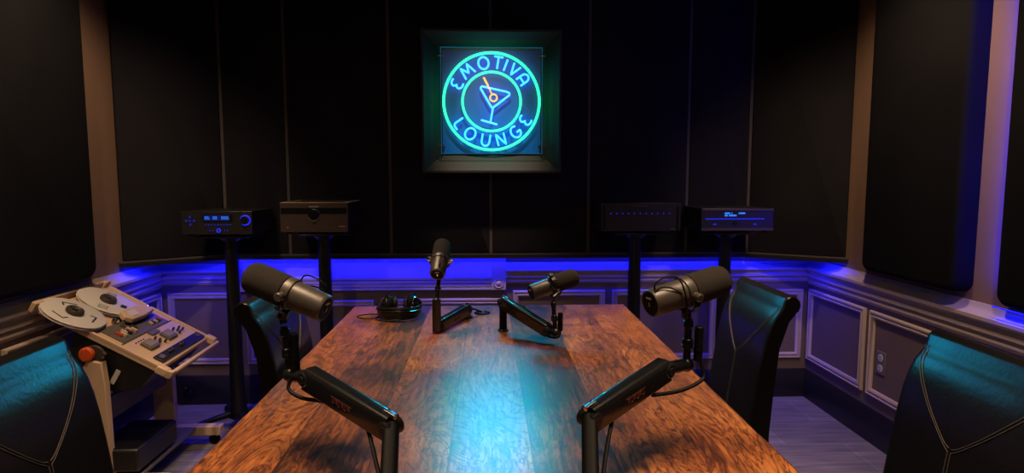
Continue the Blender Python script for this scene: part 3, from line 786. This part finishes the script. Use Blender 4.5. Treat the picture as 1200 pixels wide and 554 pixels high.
# ------------------------------------------------------------------ hi-fi components and their stands
def stand(label, x, y, h, rz):
    t = thing('equipment_stand', label, 'stand', (x, y, 0), rz, 'black pole stands under the hi-fi components')
    MB().lathe([(0, .05), (.050, .05), (.046, .10), (.038, .16), (.033, h - .10), (.036, h - .04), (.075, h - .012), (0, h - .012)], I4, 28).build('pole', blackm, t)
    MB().box((0, 0, h - .006), (.26, .26, .012)).build('top_plate', blackm, t, bevel=.003)
    for a in (35, 125, 215, 305):
        d = V((math.cos(rad(a)), math.sin(rad(a)), 0))
        lg = MB().rod(d * .02 + V((0, 0, .075)), d * .20 + V((0, 0, .052)), .020, .013, seg=12).build('leg', blackm, t)
        MB().ball(d * .205 + V((0, 0, .030)), .030).build('ball_foot', blackg, lg)
def hifi_base(label, x, y, z, w_, h, d, front, nm):
    t = thing(nm, label, 'hi-fi component', (x, y, z), 0, 'hi-fi components on pole stands')
    ft = .010
    MB().box((0, .008 + d / 2, ft + (h - ft) / 2), (w_ - .012, d - .016, h - ft - .004)).build('case', ampblack, t, bevel=.002)
    MB().box((0, .004, ft + (h - ft) / 2), (w_, .010, h - ft)).build('front_panel', front, t, bevel=.0025)
    for sx in (-1, 1):
        for sy in (.03, d - .04):
            MB().cyl(.014, 0, ft + .001, M4.Translation((sx * (w_ / 2 - .035), sy, 0)), 18, .001).build('foot', blackp, t)
    return t
FY = -.0016
def slots(t, w_, h, d):
    mb = MB()
    for i in range(14): mb.box((-w_ / 2 + .04 + i * (w_ - .08) / 13, d * .5, h - .0015), (.006, d * .6, .003))
    mb.build('vent_slots', blackm, t)
hs = 1.065; fy = 3.27
stand('tapered black pole stand under the preamplifier at the far left', -1.385, 3.42, hs, 0)
stand('black pole stand under the brown-faced amplifier, right of the preamplifier', -.888, 3.42, hs + .01, .3)
stand('black pole stand under the row-of-dots amplifier', .812, 3.42, hs + .01, .1)
stand('black pole stand behind the right chair under the disc player', 1.318, 3.42, hs + .01, -.2)
# 1 preamp
t = hifi_base('black preamplifier with blue display, button lights and glowing ring dial at far left', -1.392, fy, hs, .358, .130, .34, ampblack, 'preamplifier')
ux = lambda u: (u - 590) / 960 * .358 / 1.0      # crop pixels of the front to metres
uz = lambda v: .130 - (v - 100) / 345 * .122
MB().box((ux(605), FY, uz(200)), (.150, .002, .040)).build('display_glass', blackg, t)
d_ = MB().box((ux(590), FY - .001, uz(198)), (.128, .001, .030)).build('display', led_win, t)
mb = MB()
for (a, b, rows) in ((430, 495, 2), (540, 600, 2), (655, 750, 2)):
    for r_ in range(rows):
        x = a
        while x < b - (10 if r_ == 0 and a < 600 else 0):
            wch = random.choice((9, 12, 14)); mb.box((ux(x + wch / 2), FY - .0018, uz(184 + r_ * 26)), (wch * .358 / 960, .001, .0042)); x += wch + 4
mb.build('display_text', led_cyan, t)
for i in range(9): MB().rod((ux(440 + i * 41.5), FY + .001, uz(298)), (ux(440 + i * 41.5), FY - .003, uz(298)), .0033, seg=12).build('button', led_dim, t)
for u in (490, 530, 693, 735): MB().rod((ux(u), FY + .001, uz(382)), (ux(u), FY - .003, uz(382)), .0030, seg=12).build('button', led_dim, t)
def ringo(t, x, z, R, r, mat, name, a0=0, a1=360):
    n_ = 28
    pts = [V((x + R * math.cos(rad(a0 + (a1 - a0) * i / n_)), FY - .002, z + R * math.sin(rad(a0 + (a1 - a0) * i / n_)))) for i in range(n_ + (a1 - a0 < 360))]
    return MB().tube(pts, r, 8, closed=(a1 - a0 >= 360)).build(name, mat, t)
ringo(t, ux(613), uz(382), .0085, .0030, led_blue, 'power_ring')
for (u, v_) in ((232, 185), (232, 240), (236, 293), (180, 240), (287, 240)): ringo(t, ux(u), uz(v_), .0042, .0016, led_dim, 'arrow_button')
kn = MB().rod((ux(980), FY + .002, uz(232)), (ux(980), FY - .018, uz(232)), .021, seg=28, bev=.002).build('volume_knob', blackg, t)
ringo(t, ux(980), uz(232), .0245, .0032, led_blue, 'dial_light', -135, 168)
# 2 amplifier, brown brushed front
t = hifi_base('tall amplifier with brown brushed front, dark band and round centre dial', -.897, fy, hs + .01, .346, .163, .34, brushed, 'power_amplifier')
MB().box((0, FY - .0005, .121), (.335, .003, .030)).build('dark_band', blackg, t)
MB().rod((-.0, FY + .001, .100), (-.0, FY - .012, .100), .0265, seg=32, bev=.002).build('dial', blackg, t)
ringo(t, 0, .100, .029, .0022, chrome, 'dial_ring')['label'] = 'thin silver ring round the dial'
mb = MB()
for i in range(7): mb.box((-.021 + i * .007, FY - .002, .1425), (.0048, .0015, .007))
mb.build('printed_mark', mould, t)
MB().box((0, FY - .0012, .056), (.010, .001, .004)).build('small_mark', blackg, t)
MB().box((.142, FY - .0012, .040), (.030, .001, .0035)).build('model_mark', mould, t)
MB().ball((-.135, FY - .001, .034), .0045).build('power_light', orange, t)
t2 = MB().box((0, .17, .1625), (.346, .34, .0025)).build('top_edge', cream, t)  # pale colour puts the grazing ceiling light into the top plate
mb = MB()
for i in range(12): mb.box((-.14 + i * .0255, .17, .1645), (.014, .28, .002))
mb.build('top_vents', brushed, t)
# 3 amp with dots
t = hifi_base('wide black amplifier with a row of eleven small blue dots on its front', .806, fy, hs + .01, .424, .158, .34, ampblack, 'multichannel_amplifier')
for i in range(11): MB().rod((-.160 + i * .0310, FY + .001, .103 + .0), (-.160 + i * .0310, FY - .002, .103), .0026, seg=10).build('channel_light', led_blue, t)
mb = MB()
for i in range(9): mb.box((-.034 + i * .0085, FY - .001, .143), (.006, .0012, .0055))
mb.build('printed_mark', seamm, t)
MB().box((.172, FY - .001, .022), (.026, .0012, .004)).build('model_mark', greyplate, t)
ringo(t, 0, .022, .006, .0014, blackm, 'power_button')
MB().box((-.195, FY - .004, .08), (.010, .008, .13)).box((.195, FY - .004, .08), (.010, .008, .13)).build('front_rib', blackm, t, bevel=.002)
# 4 disc player
t = hifi_base('black disc player with cyan display text and long thin blue light line', 1.322, fy, hs + .01, .388, .130, .34, ampblack, 'disc_player')
MB().box((0, FY - .0015, .122), (.386, .004, .010)).box((0, FY - .0015, .018), (.386, .004, .014)).build('metal_strip', brushed, t)
wx = lambda u: (u - 600) / 1000 * .388
wz = lambda v: .130 - (v - 110) / 340 * .122
MB().box((wx(565), FY, wz(268)), (.315, .002, .0045)).build('light_line', led_blue, t)
mb = MB()
for (a, b, v_) in ((420, 490, 184), (512, 526, 184), (612, 620, 184), (630, 700, 184), (420, 462, 217), (480, 578, 217)):
    x = a
    while x < b - 2:
        wch = random.choice((10, 13)); mb.box((wx(x + wch / 2), FY - .0008, wz(v_)), (wch * .388 / 1000, .0012, .0085)); x += wch + 3
mb.build('display_text', led_cyan, t)
for u, ww in ((286, .019), (842, .015)): MB().box((wx(u), FY, wz(346)), (ww, .002, .005)).build('button_light', led_blue, t)
MB().rod((wx(565), FY + .001, wz(325)), (wx(565), FY - .004, wz(325)), .0125, seg=24, bev=.001).build('power_button', blackm, t)
MB().box((wx(970), FY, wz(415)), (.026, .002, .004)).build('model_mark', mould, t)

# ------------------------------------------------------------------ reel to reel tape machine on its trolley
def tape_machine():
    yaw, tilt = .0388, .518
    s = V((math.cos(yaw) * math.cos(tilt), math.sin(yaw) * math.cos(tilt), -math.sin(tilt))); wv = V((-math.sin(yaw), math.cos(yaw), 0)); n = s.cross(wv)
    Lp = V((-1.881, 2.6645, .8254)); Wd, Lg = .522, .545
    t = thing('reel_tape_recorder', 'cream reel-to-reel tape recorder on a wheeled trolley by the left wall', 'tape recorder', (-1.64, 2.9, 0))
    m = M4((s, wv, n)).transposed().to_4x4(); m.translation = Lp     # local: x down the slope, y across, z out of the deck
    inv = lambda mb, name, mat, par=t, **k: mb.build(name, mat, par, world=True, **k)
    # deck plate with raised rim
    inv(MB().box((Lg / 2, Wd / 2, -.014), (Lg, Wd, .024), m), 'deck_plate', cream, bevel=.003)
    for yy in (.006, Wd - .006): inv(MB().box((Lg / 2, yy, -.004), (Lg, .012, .020), m), 'deck_rim', cream, bevel=.003)
    inv(MB().box((.235, .26, .0005), (.004, .49, .004), m).box((.35, .26, .0005), (.003, .46, .003), m), 'plate_joint', greyplate)
    # top end handle
    inv(MB().box((-.012, -.008, .004), (.020, .055, .046), m).box((-.020, Wd / 2, .006), (.014, Wd, .034), m).box((-.012, Wd - .02, .004), (.020, .05, .046), m), 'rear_handle', cream, bevel=.004)
    # front handle
    inv(MB().box((Lg + .012, .005, -.008), (.050, .038, .036), m).box((Lg + .012, Wd - .005, -.008), (.050, .038, .036), m).box((Lg + .048, Wd / 2, -.012), (.018, Wd + .016, .026), m), 'front_handle', cream, bevel=.006)
    inv(MB().prism([(Lg + .035, -.014), (Lg + .057, -.004), (Lg + .057, .03), (Lg + .035, .012)], -.026, .008, m), 'handle_corner', cream, bevel=.003)
    # body under the deck
    body = MB(); rings = []
    for (zz, x0, x1, y0, y1) in ((-.026, .16, Lg - .01, .012, Wd - .012), (-.12, .18, Lg - .03, .014, Wd - .014), (-.20, .24, Lg - .12, .02, Wd - .02)):
        rings.append([body.bm.verts.new(m @ V((x, y, zz))) for x, y in ((x0, y0), (x1, y0), (x1, y1), (x0, y1))])
    for a, b in zip(rings, rings[1:]):
        for k_ in range(4): body.face([a[k_], a[(k_ + 1) % 4], b[(k_ + 1) % 4], b[k_]])
    body.face(rings[0]); body.face(rings[-1][::-1]); inv(body, 'electronics_case', ampblack, bevel=.006)
    inv(MB().box((.395, .0105, -.130), (.020, .003, .066), M4.Translation((0, 0, 0)) @ m), 'side_label', whitep)
    inv(MB().rod(m @ V((.345, .018, -.155)), m @ V((.345, .008, -.155)), .004, seg=12), 'case_screw', chrome)
    # reels
    def reel(cs, cw, marks, spin):
        rm = m @ M4.Translation((cs, cw, .012)) @ M4.Rotation(spin, 4, 'Z')
        R = .127
        rr = inv(MB().lathe([(.022, 0), (R - .002, 0), (R, .0008), (R - .002, .0016), (.022, .0016)], rm, 72, closed=True), 'tape_reel', reelm)
        inv(MB().lathe([(.022, .0105), (R - .002, .0105), (R, .0113), (R - .002, .0121), (.022, .0121)], rm, 72, closed=True), 'upper_flange', reelm, rr)
        inv(MB().cyl(.088, .0017, .0104, rm, 60), 'tape_pack', tape, rr)
        inv(MB().lathe([(.012, .004), (.030, .004), (.031, .014), (.036, .016), (.036, .026), (.033, .031), (.026, .033), (.019, .028), (.012, .026)], rm, 12, closed=True).cyl(.006, .0, .030, rm, 14), 'hub_clamp', hubm, rr)
        mk = MB()
        for (x, y, w_, h_, a) in marks: mk.box((0, 0, .01235), (w_, h_, .0006), rm @ M4.Translation((x, y, 0)) @ M4.Rotation(a, 4, 'Z'))
        inv(mk, 'flange_window', darkplate, rr)
    m1 = []
    for k_ in range(3):
        a = k_ * 2 * PI / 3; c, q = math.cos(a), math.sin(a)
        def P(x, y): return (x * c - y * q, x * q + y * c)
        x, y = P(.082, .0); m1.append((x, y, .007, .058, a)); x, y = P(.069, .029); m1.append((x, y, .026, .007, a))
    reel(.1085, .049, m1, 2.35)
    m2 = []
    for k_ in range(2):
        a = k_ * PI; c, q = math.cos(a), math.sin(a)
        for j in range(4):
            x, y = (.063 + j * .012), 0; m2.append((x * c, x * q, .0025, .036, a))
        m2.append((.081 * c - .017 * q * 0, .018 * (1 if k_ else -1), .040, .0025, a)); m2.append((.081 * c, -.018 * (1 if k_ else -1), .040, .0025, a))
    m2.append((0, -.072, .034, .026, 0))
    reel(.1085, .305, m2, .30 + PI / 2)
    # head block
    inv(MB().box((.293, .255, .0015), (.112, .41, .005), m), 'control_plate', greyplate, bevel=.001)
    hb = inv(MB().prism([(.205, .235), (.245, .205), (.278, .225), (.283, .33), (.272, .43), (.225, .43), (.208, .36)], .012, .040, m), 'head_cover', cream, bevel=.006)
    inv(MB().prism([(.225, .25), (.262, .235), (.266, .30), (.228, .31)], .040, .0425, m), 'cover_plate', reelm, hb)
    inv(MB().prism([(.210, .232), (.25, .20), (.285, .222), (.288, .34), (.21, .34)], .004, .012, m), 'head_base', blackp, hb)
    inv(MB().cyl(.011, .003, .03, m @ M4.Translation((.225, .175, 0)), 18, .002).cyl(.008, .003, .034, m @ M4.Translation((.262, .175, 0)), 18, .002).cyl(.010, .003, .03, m @ M4.Translation((.232, .462, 0)), 18, .002), 'tape_guide', chrome)
    # transport buttons
    for i in range(7):
        y = .085 + i * .021
        inv(MB().box((.300 + (i % 2) * .012, y, .010), (.030, .011, .014), m), 'transport_button', (redm if i == 0 else (cream if i % 3 else darkplate)), bevel=.002)
    for i in range(5): inv(MB().box((.318, .34 + i * .021, .008), (.022, .010, .010), m), 'transport_button', (darkplate if i % 2 else (redm if i == 4 else cream)), bevel=.002)
    # meters
    for y in (.143, .318):
        f = inv(MB().box((.420, y, .006), (.056, .082, .012), m), 'level_meter', greyplate, bevel=.002)
        inv(MB().box((.417, y, .0125), (.036, .060, .002), m), 'meter_face', glassm, f)
    inv(MB().box((.368, .275, .004), (.026, .075, .006), m), 'tape_counter', greyplate, bevel=.001)
    for (x, y) in ((.403, .218), (.423, .222), (.443, .238), (.433, .205), (.405, .395), (.421, .41), (.437, .40), (.412, .44), (.43, .445)):
        inv(MB().cyl(.0055, 0, .016, m @ M4.Translation((x, y, 0)), 14, .001), 'toggle_knob', hubm)
    mb = MB()
    for i in range(4): mb.cyl(.0032, 0, .004, m @ M4.Translation((.376, .10 + i * .022, 0)), 10)
    inv(mb, 'screw', darkplate)
    # dark knob strip
    fp = inv(MB().box((.508, .268, .0035), (.048, .44, .009), m), 'knob_strip', darkplate, bevel=.001)
    for y in (.15, .178, .262, .286):
        inv(MB().cyl(.0085, .008, .022, m @ M4.Translation((.506, y, 0)), 18, .002), 'knob', hubm, fp)
        inv(MB().cyl(.0045, .022, .024, m @ M4.Translation((.506, y, 0)), 12), 'knob_cap', chrome, fp)
    inv(MB().box((.505, .085, .009), (.022, .034, .003), m).box((.505, .455, .009), (.018, .026, .003), m), 'jack_plate', greyplate, fp)
    # trolley
    xc = -1.645
    for (y, nm) in ((2.635, 'side_column'), (3.18, 'side_column')):
        mb = MB()
        poly = [(xc - .062, .09), (xc - .0 + .045, .09), (xc + .040, .50), (xc + .030, .60), (xc - .03, .61), (xc - .06, .56)]
        mm = M4(((1, 0, 0, 0), (0, 0, 1, y - .018), (0, 1, 0, 0), (0, 0, 0, 1)))
        mb.prism(poly, 0, .036, mm); inv(mb, nm, cream, bevel=.004)
        ft = inv(MB().box((xc + .02, y, .075), (.50, .05, .05)), 'foot_bar', cream, bevel=.005)
        for x in (xc - .19, xc + .23):
            inv(MB().rod((x, y - .012, .026), (x, y + .012, .026), .026, seg=22, bev=.004).box((x - .004, y, .045), (.022, .034, .02)), 'caster', blackp, ft)
    inv(MB().box((xc, 2.907, .375), (.022, .51, .10)), 'cross_panel', greyplate, bevel=.002)
    inv(MB().box((xc, 2.907, .09), (.30, .51, .014)), 'lower_shelf', greyplate, bevel=.002)
    # pivot bracket and clamp knob
    inv(MB().cyl(.045, 0, .014, axes((xc - .01, 2.645, .625), (0, -1, 0)), 28, .002), 'pivot_bracket', hubm)
    kb = MB().cyl(.030, .014, .040, axes((-1.672, 2.645, .637), (0, -1, 0)), 28, .005).box((0, 0, .044), (.012, .050, .012), axes((-1.672, 2.645, .637), (0, -1, 0)))
    inv(kb, 'clamp_knob', orange, bevel=.002)['label'] = 'orange clamp knob'
    inv(MB().cyl(.012, 0, .02, axes((-1.615, 2.64, .63), (0, -1, 0)), 16, .002), 'pivot_bolt', chrome)
    # box on the lower shelf: things of their own
    b = thing('power_supply_box', 'dark flat box lying on the lower shelf of the tape machine trolley', 'box', (-1.60, 2.80, .097))
    bm_ = MB().box((0, 0, .068), (.21, .34, .10)).build('case', ampblack, b, bevel=.010)
    MB().box((0, 0, .014), (.18, .30, .012)).build('base', blackp, b)
    MB().box((.0, 0, .119), (.19, .32, .004)).build('lid', blackp, b, bevel=.002)
    for sx in (-.07, .07):
        for sy in (-.13, .13): MB().cyl(.010, 0, .01, M4.Translation((sx, sy, 0)), 12).build('foot', blackp, b)
tape_machine()

# wall outlet on the right wall, wall plug low on the end wall
t = thing('wall_outlet', 'double wall outlet inside the second moulding frame of the right wall', 'outlet', (XR - E2, 3.015, .435))
mx_ = axes((XR - E2, 3.015, .435), (-1, 0, 0))
MB().box((0, 0, .003), (.072, .116, .006), mx_).build('cover_plate', outletp, t, world=True, bevel=.002)
for dz in (-.027, .027):
    so = MB().cyl(.0195, .006, .009, mx_ @ M4.Translation((0, dz, 0)), 24, .001).build('socket', whitep, t, world=True)
    MB().box((-.006, dz + .004, .0092), (.0025, .009, .001), mx_).box((.006, dz + .004, .0092), (.0025, .007, .001), mx_).cyl(.003, .0088, .0098, mx_ @ M4.Translation((0, dz - .009, 0)), 12).build('slot', blackp, so, world=True)
t = thing('wall_plug', 'plug with thin cable in the dark baseboard behind the tape machine', 'plug', (-1.80, YB - .026, .095))
mx_ = axes((-1.80, YB - .026, .095), (0, -1, 0))
MB().box((0, 0, .004), (.075, .07, .008), mx_).build('socket_plate', basem, t, world=True, bevel=.002)
MB().rod((-1.81, YB - .034, .105), (-1.81, YB - .065, .105), .013, seg=16, bev=.003).rod((-1.785, YB - .034, .092), (-1.785, YB - .058, .085), .010, seg=16, bev=.003).build('plug_body', blackm, t, world=True)
MB().tube(spline([(-1.81, YB - .06, .105), (-1.85, YB - .09, .085), (-1.86, YB - .06, .18), (-1.862, YB - .05, .30), (-1.86, YB - .06, .42), (-1.80, YB - .15, .50)], 8), .003, 6).build('cable', blackp, t, world=True)
